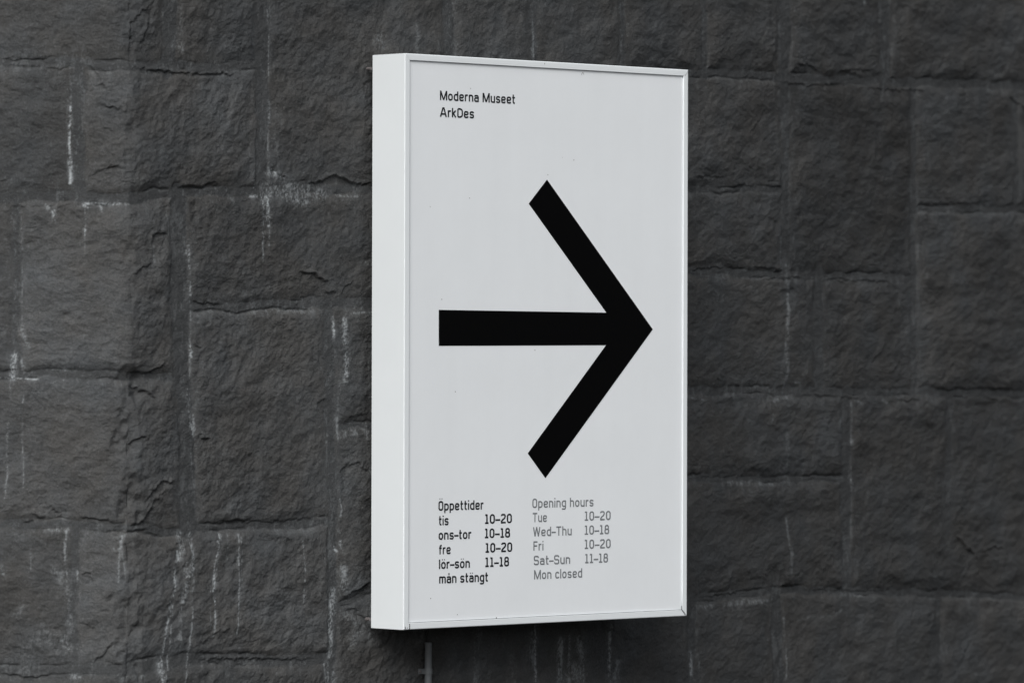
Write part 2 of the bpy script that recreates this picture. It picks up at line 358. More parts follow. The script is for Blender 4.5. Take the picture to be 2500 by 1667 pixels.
# ---- ledges and flakes seen in single stones: polyline (picture px), depth (m), reach (m); the rock drops to the right of the line's direction
def z1(X, Y): return (X/2.4505, Y/2.4505)
def z2(X, Y): return (X/2.4505, 520+Y/2.4505)
def z3(X, Y): return (X/2.4505, 1027+Y/2.4505)
def q4(X, Y): return (1650+X/2.7506, Y/2.7506)
def q5(X, Y): return (1650+X/2.7506, 540+Y/2.7506)
def q6(X, Y): return (1650+X/2.7506, 1097+Y/2.7506)
def u7(X, Y): return (880+X/2.8, 1467+Y/2.8)
LEDGES = [
 ([z1(780,330),z1(775,150),z1(830,70),z1(905,20)], 0.006, 0.02), ([z1(815,270),z1(870,170),z1(885,60)], 0.005, 0.02),
 ([z1(540,385),z1(600,470),z1(640,540)], 0.006, 0.02), ([z1(580,600),z1(640,640),z1(740,640)], 0.005, 0.02),
 ([z1(600,690),z1(620,760),z1(700,790)], 0.004, 0.02), ([z1(540,1050),z1(640,990),z1(740,1000)], 0.005, 0.02),
 ([z1(885,1470),z1(893,1410),z1(940,1384),z1(1000,1396)], 0.008, 0.025), ([z1(770,700),z1(740,830),z1(700,860)], 0.003, 0.02),
 ([z1(1830,1092),z1(1900,1088),z1(1985,1042),z1(2060,1072),z1(2130,1098),z1(2225,1086)], 0.009, 0.02),
 ([z1(1600,950),z1(1660,1030),z1(1720,1070)], 0.005, 0.015),
 ([z2(1780,343),z2(1870,362),z2(1955,410)], 0.009, 0.03), ([z2(1935,466),z2(1975,460),z2(2010,480)], 0.006, 0.02),
 ([z2(2025,490),z2(2060,430),z2(2115,396)], 0.005, 0.02), ([z2(1140,515),z2(1230,535),z2(1330,540)], 0.006, 0.015),
 ([z2(1150,770),z2(1200,800)], 0.005, 0.015),
 ([z2(795,1040),z2(870,1062),z2(925,1112)], 0.008, 0.03), ([z2(1180,1315),z2(1255,1362)], 0.007, 0.02),
 ([z2(780,380),z2(830,320),z2(900,290)], 0.004, 0.02), ([z2(780,950),z2(900,950),z2(960,900),z2(985,860)], 0.006, 0.02),
 ([z2(1880,1130),z2(1950,1100)], 0.005, 0.02), ([z2(2040,1250),z2(2090,1215),z2(2180,1195)], 0.005, 0.02),
 ([z2(2020,1560),z2(2060,1500),z2(2140,1485),z2(2200,1560)], 0.005, 0.03),
 ([z3(760,130),z3(800,100),z3(860,88)], 0.006, 0.03), ([z3(860,490),z3(900,395),z3(970,345),z3(1040,372)], 0.008, 0.03),
 ([z3(780,625),z3(850,590),z3(900,500)], 0.006, 0.03), ([z3(255,510),z3(300,512),z3(360,545)], 0.006, 0.012),
 ([z3(190,555),z3(280,572)], 0.005, 0.012), ([z3(465,570),z3(540,572),z3(700,600)], 0.006, 0.015), ([z3(130,590),z3(210,602)], 0.005, 0.01),
 ([z3(560,1450),z3(640,1350),z3(690,1305)], 0.006, 0.025), ([z3(485,908),z3(540,912),z3(580,960)], 0.006, 0.02),
 ([z3(1180,1330),z3(1300,1250),z3(1380,1240)], 0.003, 0.02), ([z3(2040,1055),z3(2110,1010),z3(2215,960)], 0.008, 0.03),
 ([z3(2050,1110),z3(2130,1125),z3(2200,1190)], 0.005, 0.02), ([z3(470,1190),z3(540,1210),z3(580,1260)], 0.004, 0.02),
 ([z3(850,560),z3(960,420),z3(1000,400)], 0.004, 0.02), ([z3(1220,590),z3(1450,600),z3(1660,600),z3(1900,560)], 0.004, 0.01),
 ([z3(590,650),z3(760,655),z3(900,640)], 0.005, 0.01), ([z3(1140,1400),z3(1200,1420),z3(1600,1415),z3(1900,1418)], 0.005, 0.01),
 ([z3(0,1505),z3(120,1515),z3(230,1530),z3(330,1500)], 0.006, 0.012),
 ([z1(1040,1110),z1(1200,1112),z1(1310,1075)], 0.005, 0.02), ([z1(0,1085),z1(40,1088)], 0.005, 0.01),
 ([z1(0,1222),z1(230,1228),z1(420,1222),z1(760,1216)], 0.004, 0.006), ([z1(800,400),z1(1000,425),z1(1250,440),z1(1440,436)], 0.007, 0.010),
 ([z1(0,345),z1(150,350),z1(330,340)], 0.005, 0.02), ([z1(260,395),z1(350,410),z1(420,385)], 0.004, 0.02),
 ([q4(790,420),q4(900,440),q4(960,480)], 0.007, 0.012), ([q4(1080,480),q4(1190,460),q4(1320,470)], 0.006, 0.01),
 ([q4(700,550),q4(900,570),q4(1130,560)], 0.006, 0.01), ([q4(1230,580),q4(1400,600),q4(1700,605)], 0.005, 0.01),
 ([q4(2220,630),q4(2290,690),q4(2400,760)], 0.007, 0.02), ([q4(100,1180),q4(230,1175),q4(320,1190)], 0.005, 0.012),
 ([q4(360,1260),q4(450,1230),q4(560,1260)], 0.004, 0.012), ([q4(600,1450),q4(650,1470),q4(680,1500)], 0.004, 0.012),
 ([q4(1600,1360),q4(1850,1360),q4(2100,1355)], 0.004, 0.01), ([q4(480,900),q4(560,780),q4(600,700)], 0.004, 0.02),
 ([q5(80,330),q5(200,310),q5(330,300)], 0.006, 0.01), ([q5(500,305),q5(600,310),q5(740,325)], 0.005, 0.01),
 ([q5(560,380),q5(740,385),q5(860,370)], 0.006, 0.008), ([q5(990,400),q5(1200,395),q5(1480,400)], 0.006, 0.008),
 ([q5(390,1085),q5(430,1110)], 0.005, 0.01), ([q5(750,1170),q5(1000,1165),q5(1300,1190)], 0.004, 0.008), ([q5(1480,1190),q5(1550,1200),q5(1640,1180)], 0.006, 0.01),
 ([q5(2080,1180),q5(2160,1195)], 0.006, 0.01), ([q5(1300,950),q5(1380,850),q5(1400,800)], 0.004, 0.02), ([q5(1440,1030),q5(1520,900)], 0.004, 0.02),
 ([q5(190,530),q5(215,590)], 0.004, 0.015), ([q5(285,1185),q5(310,1225)], 0.004, 0.01), ([q5(580,1200),q5(582,1280)], 0.004, 0.008),
 ([q6(1875,575),q6(1950,655),q6(2020,730)], 0.010, 0.03), ([q6(2030,680),q6(2120,650),q6(2200,660)], 0.006, 0.03),
 ([q6(1880,930),q6(1930,830),q6(1970,760)], 0.006, 0.02), ([q6(2060,930),q6(2050,850),q6(2000,790)], 0.005, 0.02),
 ([q6(1880,1440),q6(1950,1290),q6(1970,1260)], 0.005, 0.02), ([q6(1750,1500),q6(1765,1250),q6(1760,1020)], 0.005, 0.02),
 ([q6(640,890),q6(670,915),q6(720,905),q6(760,880)], 0.006, 0.012), ([q6(140,980),q6(300,970),q6(450,940),q6(640,920)], 0.005, 0.01),
 ([q6(830,935),q6(1050,935),q6(1200,945),q6(1500,935)], 0.004, 0.008), ([q6(1860,490),q6(1900,400),q6(1960,300)], 0.004, 0.025),
 ([q6(110,180),q6(400,175),q6(570,165)], 0.004, 0.006), ([q6(150,990),q6(140,900),q6(145,820)], 0.004, 0.01),
]
jag = fbm(S*55, Z*55, 301, 3, 0.6)*0.0042
for pts, amp, reach in LEDGES:
    w = [to_wall(*p) for p in pts]
    tot = sum(math.dist(a, b_) for a, b_ in zip(w, w[1:])); run = 0.0
    best = {}
    xs = [p[0] for p in w]; zs = [p[1] for p in w]; pad = reach*2.5
    js, is_ = window(min(xs)-pad, max(xs)+pad, min(zs)-pad, max(zs)+pad)
    x = S[js, is_]; y = Z[js, is_]
    if x.size == 0: continue
    bd = np.full(x.shape, 9.0, np.float32); bq = np.zeros_like(bd); bt = np.zeros_like(bd)
    for p, q in zip(w, w[1:]):
        dx, dy = q[0]-p[0], q[1]-p[1]; l = math.hypot(dx, dy)
        tt = ((x-p[0])*dx+(y-p[1])*dy)/(l*l); tc = np.clip(tt, 0, 1)
        d = np.hypot(x-(p[0]+dx*tc), y-(p[1]+dy*tc)); sd = ((x-p[0])*dy-(y-p[1])*dx)/l
        mk = d < bd; bd = np.where(mk, d, bd); bq = np.where(mk, np.sign(sd)*d, bq); bt = np.where(mk, (run+tt*l)/tot, bt)
        run += l
    q_ = bq+jag[js, is_]
    wnd = smooth(-0.05, 0.22, bt)*(1-smooth(0.78, 1.05, bt))
    prof = smooth(0, 0.0040, q_)*np.exp(-np.clip(q_, 0, 1)/reach) - 0.35*smooth(-0.01, 0, q_)*(1-smooth(0, 0.0040, q_))
    h[js, is_] -= amp*(0.62 if pts[0][0] < 900 else 0.45)*prof*wnd

# ---- lime bloom and drips
stain = np.zeros((NZ, NS), np.float32)
b1 = fbm(S*60, Z*22, 401, 4, 0.65); b2 = fbm(S*240, Z*150, 421, 3, 0.7)
wig = fbm(S*30, Z*30, 441, 4, 0.62)*0.0011
b3 = fbm(S*420, Z*170, 461, 2, 0.7)
# polyline, width px, strength, breakup (0 solid .. 1 ragged)
STAINS = [
 ([(171,165),(173,240),(172,300)], 4, .30, .8), ([(171,262),(169,330),(173,400),(171,448)], 6, 1.0, .25), ([(168,395),(174,440)], 10, .5, .8),
 ([(204,497),(250,498),(312,498)], 5, .8, .6), ([(206,500),(212,508)], 8, .8, .5), ([(244,498),(248,516)], 6, .5, .7), ([(131,515),(132,535)], 9, .9, .6), ([(112,500),(120,512)], 8, .5, .7),
 ([(208,506),(208,575)], 3, .5, .5), ([(208,552),(208,566)], 5, .8, .3), ([(208,570),(207,650)], 2.5, .2, .7),
 ([(655,20),(655,60)], 8, .4, .8), ([(655,60),(655,430)], 2.2, .35, .6), ([(656,245),(656,300)], 4, .6, .5), ([(668,275),(682,300)], 12, .14, .95), ([(672,350),(670,400)], 12, .14, .95), ([(656,380),(660,430)], 8, .45, .8),
 ([(645,480),(646,515),(647,535)], 19, .62, .5), ([(639,482),(640,530)], 5, .8, .4), ([(652,482),(653,520),(653,552)], 5, .95, .3), ([(638,482),(640,560),(638,640)], 2.5, .55, .5), ([(653,552),(653,600)], 2.5, .5, .5),
 ([(610,480),(660,478)], 8, .5, .8), ([(655,462),(720,462),(780,475)], 34, .38, .95), ([(700,480),(745,490)], 22, .5, .95), ([(655,420),(690,432)], 14, .5, .9), ([(820,478),(880,480)], 6, .3, .9),
 ([(626,402),(615,424),(620,460)], 2.5, .6, .4),
 ([(403,512),(410,545),(410,585)], 3.5, .5, .5), ([(369,600),(370,640)], 2.5, .35, .6), ([(457,600),(460,650),(463,720)], 5, .6, .55), ([(462,735),(464,840)], 3, .4, .6), ([(464,842),(465,871)], 6, .95, .3), ([(462,872),(462,950)], 3, .3, .7),
 ([(459,950),(462,1010),(470,1060)], 7, .75, .6), ([(470,1010),(474,1056)], 5, .6, .5), ([(462,1060),(468,1130),(474,1200)], 3, .3, .7),
 ([(455,640),(452,590)], 4, .4, .6),
 ([(812,775),(813,800),(812,830)], 5, .65, .6), ([(838,780),(840,850),(842,905),(836,930)], 10, .5, .85), ([(826,930),(822,1000)], 5, .2, .9), ([(820,1020),(823,1070)], 6, .35, .85), ([(895,880),(896,1000)], 3, .2, .8),
 ([(620,764),(700,758),(760,760)], 14, .22, .95), ([(860,764),(905,762)], 5, .35, .8),
 ([(53,520),(54,610)], 2.5, .35, .6), ([(54,640),(53,810)], 2.5, .35, .6), ([(52,800),(62,830),(74,850)], 10, .4, .8),
 ([(36,868),(31,900),(28,922)], 14, .8, .6), ([(33,880),(33,926)], 8, .8, .4), ([(54,880),(58,905)], 10, .45, .8), ([(0,922),(40,923),(95,926)], 3, .85, .3), ([(95,903),(140,902),(172,905)], 3, .45, .7), ([(120,936),(160,926)], 4, .35, .8),
 ([(60,930),(56,985)], 3, .5, .5), ([(20,1030),(17,1085),(18,1160),(12,1215)], 3, .5, .4), ([(55,1020),(53,1070),(57,1130),(56,1190)], 2.6, .35, .5), ([(314,1215),(314,1226)], 4, .6, .4), ([(25,935),(26,975)], 4, .35, .7),
 ([(437,1302),(440,1340),(428,1368)], 12, .6, .7), ([(428,1345),(430,1366)], 5, .9, .3), ([(464,1302),(464,1360),(463,1440)], 8, .6, .6), ([(452,1380),(450,1430),(440,1465)], 16, .55, .75), ([(422,1385),(423,1400),(420,1440)], 4, .8, .4),
 ([(420,1440),(412,1465),(408,1500),(400,1545),(395,1580),(393,1667)], 6, .95, .3), ([(418,1440),(416,1500),(410,1560),(408,1640)], 3, .6, .4), ([(436,1490),(432,1560)], 7, .3, .8), ([(464,1440),(461,1520),(457,1600),(450,1667)], 3, .6, .35), ([(438,1480),(436,1600)], 2.5, .4, .5),
 ([(531,1305),(527,1340),(517,1380),(520,1420),(514,1440),(520,1470),(517,1550)], 3.6, .85, .3), ([(530,1312),(525,1350),(523,1390),(515,1420),(521,1460)], 3, .6, .4), ([(508,1430),(507,1530)], 2, .35, .5), ([(533,1306),(528,1320)], 8, .6, .6),
 ([(577,1308),(575,1340),(577,1400),(576,1450),(572,1550)], 3, .7, .3), ([(580,1308),(584,1340),(582,1430)], 2.4, .45, .4), ([(577,1306),(582,1312)], 8, .5, .6), ([(550,1305),(548,1380)], 2, .35, .5),
 ([(736,1320),(737,1400),(736,1470)], 2.6, .55, .4), ([(733,1350),(740,1375)], 6, .2, .8),
 ([(296,1308),(295,1338),(282,1346),(275,1338)], 6, .6, .6), ([(292,1346),(289,1420)], 4, .45, .5), ([(298,1345),(307,1410)], 4, .3, .7), ([(305,1306),(290,1318)], 8, .3, .8),
 ([(161,1292),(158,1350),(163,1400)], 6, .55, .6), ([(110,1294),(165,1292)], 9, .4, .9), ([(150,1400),(170,1440),(168,1520)], 18, .28, .95), ([(155,1560),(168,1585)], 18, .45, .85), ([(60,1600),(110,1540),(140,1580)], 40, .16, .95), ([(40,1500),(60,1480)], 14, .2, .9), ([(5,1380),(7,1400)], 8, .5, .6), ([(189,1395),(190,1412)], 5, .7, .4), ([(75,1300),(75,1390)], 3, .25, .8), ([(130,1390),(150,1420)], 20, .22, .95),
 ([(813,1440),(808,1480),(806,1540),(803,1600)], 13, .7, .6), ([(820,1450),(815,1500)], 8, .6, .6), ([(800,1500),(800,1667)], 5, .5, .6), ([(815,1600),(812,1667)], 10, .35, .8), ([(835,1385),(838,1420),(832,1445)], 16, .45, .8), ([(815,1335),(820,1345)], 6, .8, .4), ([(830,1320),(832,1345)], 6, .6, .6), ([(793,1430),(795,1490)], 3, .35, .7),
 ([(829,1218),(833,1240),(830,1260)], 4, .5, .6), ([(798,1000),(798,1120)], 2.5, .25, .7), ([(825,1290),(828,1300)], 5, .4, .7),
 ([(830,1060),(893,1052)], 18, .28, .95), ([(893,1040),(895,1075)], 4, .5, .6), ([(845,1500),(880,1530),(850,1570)], 26, .2, .95), ([(897,1125),(900,1170)], 3, .3, .7), ([(890,640),(897,650)], 4, .4, .6),
 ([(388,1620),(400,1667)], 14, .7, .6), ([(175,1648),(195,1652)], 14, .4, .8), ([(350,1650),(300,1655)], 10, .25, .9), ([(790,1620),(795,1667)], 6, .4, .7), ([(550,1632),(552,1645)], 5, .4, .6),
 ([(437,20),(440,100)], 8, .2, .9), ([(437,108),(441,122)], 12, .4, .8),
 # beside and below the sign
 ([(905,1480),(895,1530),(900,1560)], 16, .22, .95), ([(920,95),(922,105)], 6, .5, .6), ([(925,85),(930,115)], 18, .2, .95), ([(1010,60),(1015,130)], 10, .15, .95), ([(1300,30),(1303,150)], 5, .3, .8), ([(1296,110),(1298,140)], 8, .25, .9),
 ([(1163,1535),(1158,1600),(1155,1667)], 12, .16, .8), ([(1306,1525),(1303,1560),(1302,1620),(1300,1667)], 6, .42, .6), ([(1300,1550),(1290,1620)], 20, .2, .9), ([(1365,1560),(1362,1667)], 14, .26, .85), ([(1385,1550),(1384,1640)], 5, .25, .8), ([(1410,1560),(1418,1620),(1410,1667)], 18, .22, .9), ([(1395,1630),(1390,1667)], 30, .22, .9),
 ([(1487,1525),(1485,1600),(1484,1667)], 6, .35, .6), ([(1505,1615),(1500,1667)], 18, .2, .9), ([(1684,1592),(1688,1645)], 8, .5, .55), ([(1705,1615),(1707,1640)], 5, .25, .8), ([(1245,1600),(1250,1660)], 12, .12, .9),
 # right of the sign
 ([(1719,28),(1714,80),(1706,115)], 8, .16, .7), ([(2103,5),(2105,10)], 6, .5, .5), ([(1919,672),(1921,720),(1919,760)], 8, .34, .6), ([(1919,760),(1913,830),(1912,855)], 9, .34, .6), ([(1912,855),(1918,900),(1912,945)], 7, .34, .6), ([(1905,580),(1904,648)], 4, .28, .7), ([(1918,645),(1924,668)], 7, .28, .7),
 ([(1888,978),(1925,968)], 9, .28, .9), ([(1880,1010),(1878,1030)], 5, .3, .7), ([(1917,1060),(1916,1095)], 10, .22, .8), ([(1918,1264),(1920,1310),(1923,1350)], 4, .36, .5), ([(1924,1340),(1928,1352)], 8, .3, .7), ([(1924,1355),(1924,1400)], 8, .16, .8), ([(1917,1110),(1918,1190)], 4, .15, .8),
 ([(1912,1505),(1915,1560)], 4, .3, .6), ([(1917,1570),(1918,1655)], 3, .34, .5), ([(2077,980),(2076,1100)], 2.5, .22, .6), ([(2077,1075),(2078,1085)], 6, .35, .6), ([(2077,1170),(2077,1190)], 3, .4, .4), ([(2077,1100),(2079,1330)], 3, .15, .7), ([(2050,1018),(2051,1032)], 4, .32, .6),
 ([(1770,1180),(1830,1178),(1890,1181)], 12, .22, .95), ([(1700,1140),(1712,1150)], 14, .12, .95), ([(1678,1164),(1690,1164)], 3, .4, .4), ([(2045,1168),(2055,1168)], 10, .2, .9), ([(1705,1482),(1740,1478)], 10, .25, .9), ([(1770,1475),(1820,1468),(1870,1468)], 13, .26, .9), ([(2050,1450),(2105,1452)], 9, .24, .9), ([(1930,1455),(1935,1460)], 10, .2, .9), ([(1945,1510),(2020,1503),(2050,1490)], 8, .14, .7),
 ([(1690,972),(1720,976)], 6, .25, .9), ([(2085,978),(2100,984)], 7, .22, .9), ([(2155,976),(2165,984)], 7, .28, .9), ([(1960,678),(1985,676)], 5, .2, .8), ([(1940,934),(1950,934)], 4, .4, .5), ([(2194,735),(2196,745)], 4, .2, .6),
]
for pts, wpx, amp, brk in STAINS:
    w = [to_wall(*p) for p in pts]
    xs = [p[0] for p in w]; zs = [p[1] for p in w]; half = 0.5*wpx*MPP
    sq = slant(pts[0][0], 833) if abs(pts[0][0]-314) > 8 else 1.2                # seen at a slant: really wider across
    pad = half*3.2*sq+0.008
    js, is_ = window(min(xs)-pad, max(xs)+pad, min(zs)-pad, max(zs)+pad)
    x = S[js, is_]+wig[js, is_]*min(1, 0.5+wpx/12); y = Z[js, is_]
    if x.size == 0: continue
    bd = np.full(x.shape, 9.0, np.float32)
    for p, q in zip(w, w[1:]):
        dx, dy = (q[0]-p[0])/sq, q[1]-p[1]; l2 = dx*dx+dy*dy+1e-12
        tt = np.clip(((x-p[0])/sq*dx+(y-p[1])*dy)/l2, 0, 1)
        bd = np.minimum(bd, np.hypot((x-p[0])/sq-dx*tt, y-p[1]-dy*tt))
    rag = 0.5+0.75*b1[js, is_]+0.65*b2[js, is_]+0.35*b3[js, is_]
    edge = 1-smooth(half*0.35, half*(1.25+0.5*brk), bd*(1+0.5*brk*b1[js, is_]))
    amp = 0.78*amp**1.15; wpx = wpx*0.85
    if pts[0][0] > 1100 and pts[0][0] < 1560 and pts[0][1] > 1515: amp *= 1.7
    elif pts[0][0] > 1650: amp *= 1.45
    val = edge*amp*((1-brk)*np.clip(0.58+0.7*b2[js, is_]+0.6*b3[js, is_]+0.5*b1[js, is_], 0.0, 1.1)+brk*1.35*np.clip(rag, 0, 1)**1.8)
    val = val+(1-smooth(half*0.8, half*2.6+0.005, bd))*amp*0.30*np.clip(rag-0.1, 0, 1)**2
    stain[js, is_] = np.maximum(stain[js, is_], val)
# faint bloom and specks everywhere along the joints
haze = smooth(0.35, 1.1, b1+0.7*b2+0.5*patch)*np.exp(-np.clip(dist, 0, 1)/0.02)*0.10
speck = smooth(0.75, 1.1, b2+0.4*b1)*0.07
stain = np.clip(np.maximum(stain, haze+speck), 0, 1)

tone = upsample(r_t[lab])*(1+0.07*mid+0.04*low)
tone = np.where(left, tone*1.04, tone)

px_, py_ = plan(AS)
tx = np.gradient(px_, AS); ty = np.gradient(py_, AS); tl = np.hypot(tx, ty)
nx, ny = ty/tl, -tx/tl                                   # outward (towards the viewer)
V = np.empty((NZ, NS, 3), np.float32)
V[..., 0] = px_[None, :]+nx[None, :]*h; V[..., 1] = py_[None, :]+ny[None, :]*h; V[..., 2] = Z
idx = np.arange(NZ*NS, dtype=np.int32).reshape(NZ, NS)
F = np.stack([idx[:-1, :-1], idx[:-1, 1:], idx[1:, 1:], idx[1:, :-1]], -1).reshape(-1, 4)
# back of the wall, so that it is a solid and not a skin
back = 0.35
nv = NZ*NS
keys = list(range(0, NS, 60))+[NS-1]
bx_ = np.array([[px_[i]-nx[i]*back, py_[i]-ny[i]*back] for i in keys])
extra_v = []; extra_f = []
for kk in range(len(keys)):
    extra_v += [(bx_[kk][0], bx_[kk][1], AZ[0]), (bx_[kk][0], bx_[kk][1], AZ[-1])]
for kk in range(len(keys)-1):
    a = nv+2*kk; extra_f.append((a+2, a, a+1, a+3))
    i0, i1 = keys[kk], keys[kk+1]
    extra_f.append(tuple([a+1]+[int(idx[-1, i]) for i in range(i0, i1+1)]+[a+3]))
    extra_f.append(tuple([a+2]+[int(idx[0, i]) for i in range(i1, i0-1, -1)]+[a]))
extra_f.append(tuple([nv+1, nv]+[int(idx[j, 0]) for j in range(NZ)]))
extra_f.append(tuple([nv+2*len(keys)-2, nv+2*len(keys)-1]+[int(idx[j, -1]) for j in range(NZ-1, -1, -1)]))
me = bpy.data.meshes.new('stone_wall')
allv = np.concatenate([V.reshape(-1, 3), np.array(extra_v, np.float32)])
me.vertices.add(len(allv)); me.vertices.foreach_set('co', allv.ravel())
loops = np.concatenate([F.ravel()]+[np.array(f, np.int32) for f in extra_f])
starts = np.concatenate([np.arange(len(F), dtype=np.int32)*4,
                         len(F)*4+np.concatenate([[0], np.cumsum([len(f) for f in extra_f])[:-1]]).astype(np.int32)])
me.loops.add(len(loops)); me.loops.foreach_set('vertex_index', loops)
me.polygons.add(len(starts)); me.polygons.foreach_set('loop_start', starts)
me.update(calc_edges=True)
sm = np.ones(len(starts), bool); sm[len(F):] = False
me.polygons.foreach_set('use_smooth', sm)
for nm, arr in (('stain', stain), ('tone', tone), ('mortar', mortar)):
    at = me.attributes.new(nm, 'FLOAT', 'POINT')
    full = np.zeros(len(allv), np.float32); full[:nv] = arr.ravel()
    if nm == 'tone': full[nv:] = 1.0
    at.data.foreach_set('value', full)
me.materials.append(M_STONE)
wall = link(bpy.data.objects.new('stone_wall', me))
wall['label'] = 'dark grey rough stone block wall with white lime streaks behind the sign'; wall['category'] = 'wall'

def wall_point(px, py, out):              # a point `out` metres in front of the wall's rough face
    s, z = to_wall(px, py)
    i = int(np.clip(np.searchsorted(AS, s), 0, NS-1)); j = int(np.clip(np.searchsorted(AZ, z), 0, NZ-1))
    n = np.array([nx[i], ny[i], 0.0]); b_ = np.array([px_[i], py_[i], z])
    return b_+n*(float(h[j, i])+out), n, float(h[j, i])

# ------------------------------------------------------------------ the sign
sign = bpy.data.objects.new('wall_sign', None); link(sign)
sign.location = (0, D, 0); sign.empty_display_size = 0.1
sign['label'] = 'white box sign with large black arrow pointing right and opening hours, mounted on stone wall'
sign['category'] = 'sign'
bpy.context.view_layer.update()
def child(o, parent):                     # keep world coordinates when parenting
    o.parent = parent
    o.matrix_parent_inverse = Matrix.Translation(-Vector(root_off[parent.name])) if parent.name in root_off else Matrix()
    return o
root_off = {'wall_sign': (0, D, 0)}
LIP = 0.0138; DEEP = 0.010; REC = 0.0034
def arc(cx, cy, r, a0, a1, n):
    return [(cx+r*math.cos(a0+(a1-a0)*i/n), cy+r*math.sin(a0+(a1-a0)*i/n)) for i in range(n+1)]
# profile: a = inwards from the outer edge, b = depth from the front
r1, r2 = 0.0022, 0.0005
prof = arc(r1, r1, r1, math.pi, 1.5*math.pi, 6) + arc(LIP-r2, r2, r2, 1.5*math.pi, 2*math.pi, 4)
prof += [(LIP, DEEP), (0.002, DEEP), (0.002, D), (0.0, D)]
corners = [(0, H), (W, H), (W, 0), (0, 0)]                # clockwise from the front, z up
inn = [(1, -1), (-1, -1), (-1, 1), (1, 1)]                # inward direction at each corner
gap = [0.00010, 0.00030, 0.0006, 0.0003]                  # how far the mitres stand open
gap_in = [0.0002, 0.0004, 0.0006, 0.0004]
for e in range(4):
    c0, c1 = e, (e+1) % 4
    along = Vector((corners[c1][0]-corners[c0][0], 0, corners[c1][1]-corners[c0][1])).normalized()
    rings = []
    for c, sgn in ((c0, 1), (c1, -1)):
        ring = []
        for a, b_ in prof:
            x = corners[c][0]+inn[c][0]*a; z = corners[c][1]+inn[c][1]*a
            g = (gap[c]+(gap_in[c]-gap[c])*min(a/LIP, 1)) if b_ < DEEP+1e-6 else gap[c]*0.3
            p = Vector((x, b_, z))+along*(g*sgn)
            ring.append(p)
        rings.append(ring)
    n = len(prof); nseg = 24
    vs_, fs = [], []
    for q in range(nseg+1):
        f = q/nseg
        vs_ += [rings[0][i].lerp(rings[1][i], f) for i in range(n)]
    for q in range(nseg):
        for i in range(n):
            a = q*n+i; b2_ = q*n+(i+1) % n
            fs.append((a, b2_, b2_+n, a+n))
    fs.append(tuple(range(n-1, -1, -1))); fs.append(tuple(nseg*n+i for i in range(n)))
    bm = bmesh.new(); vv = [bm.verts.new(v) for v in vs_]
    for f in fs: bm.faces.new([vv[i] for i in f])
    o = bm_obj('frame_rail', bm, M_FRAME)
    for p in o.data.polygons: p.use_smooth = True
    md = o.modifiers.new('normals', 'WEIGHTED_NORMAL'); md.weight = 100; md.keep_sharp = True
    o.data.set_sharp_from_angle(angle=R(50))
    child(o, sign)
def slab(name, x0, x1, y0, y1, z0, z1, mat, bevel=0.0):
    bm = bmesh.new(); bmesh.ops.create_cube(bm, size=1)
    for v in bm.verts: v.co = Vector((x0+(v.co.x+.5)*(x1-x0), y0+(v.co.y+.5)*(y1-y0), z0+(v.co.z+.5)*(z1-z0)))
    if bevel: bmesh.ops.bevel(bm, geom=list(bm.edges), offset=bevel, segments=2, affect='EDGES')
    return bm_obj(name, bm, mat)
panel = slab('front_panel', LIP+0.0005, W-LIP-0.0006, REC, REC+0.004, LIP+0.0011, H-LIP-0.0004, M_PANEL)
child(panel, sign)
bk = slab('back_plate', 0.003, W-0.003, D-0.006, D-0.003, 0.003, H-0.003, M_FRAME); child(bk, sign)

# ---- arrow
YV = REC-0.0004
def a8(X, Y):
    p = on_y(1040+X/2.0367, 420+Y/2.0367, YV); return (p[0], p[2])
ap = [a8(*p) for p in ((602,38),(1128,782),(594,1521),(506,1398),(895,861),(64,864),(64,685),(897,699),(511,158))]
def plate(name, poly, mat, y, th, parent):
    bm = bmesh.new()
    f = [bm.verts.new((x, y, z)) for x, z in poly]; g = [bm.verts.new((x, y+th, z)) for x, z in poly]
    bm.faces.new(f); bm.faces.new(g[::-1])
    for i in range(len(poly)):
        j = (i+1) % len(poly); bm.faces.new((f[i], g[i], g[j], f[j]))
    o = bm_obj(name, bm, mat); o.parent = parent
    o.matrix_parent_inverse = Matrix.Translation((0, -D, 0))
    # parent chain: the panel itself carries the sign's offset
    return o
def sub(o, parent):                       # sub-part of a part whose own matrix is the identity in the world
    o.parent = parent; o.matrix_parent_inverse = Matrix(); return o
arrow = sub(plate('arrow', ap, M_BLACK, YV, 0.0003, None), panel)

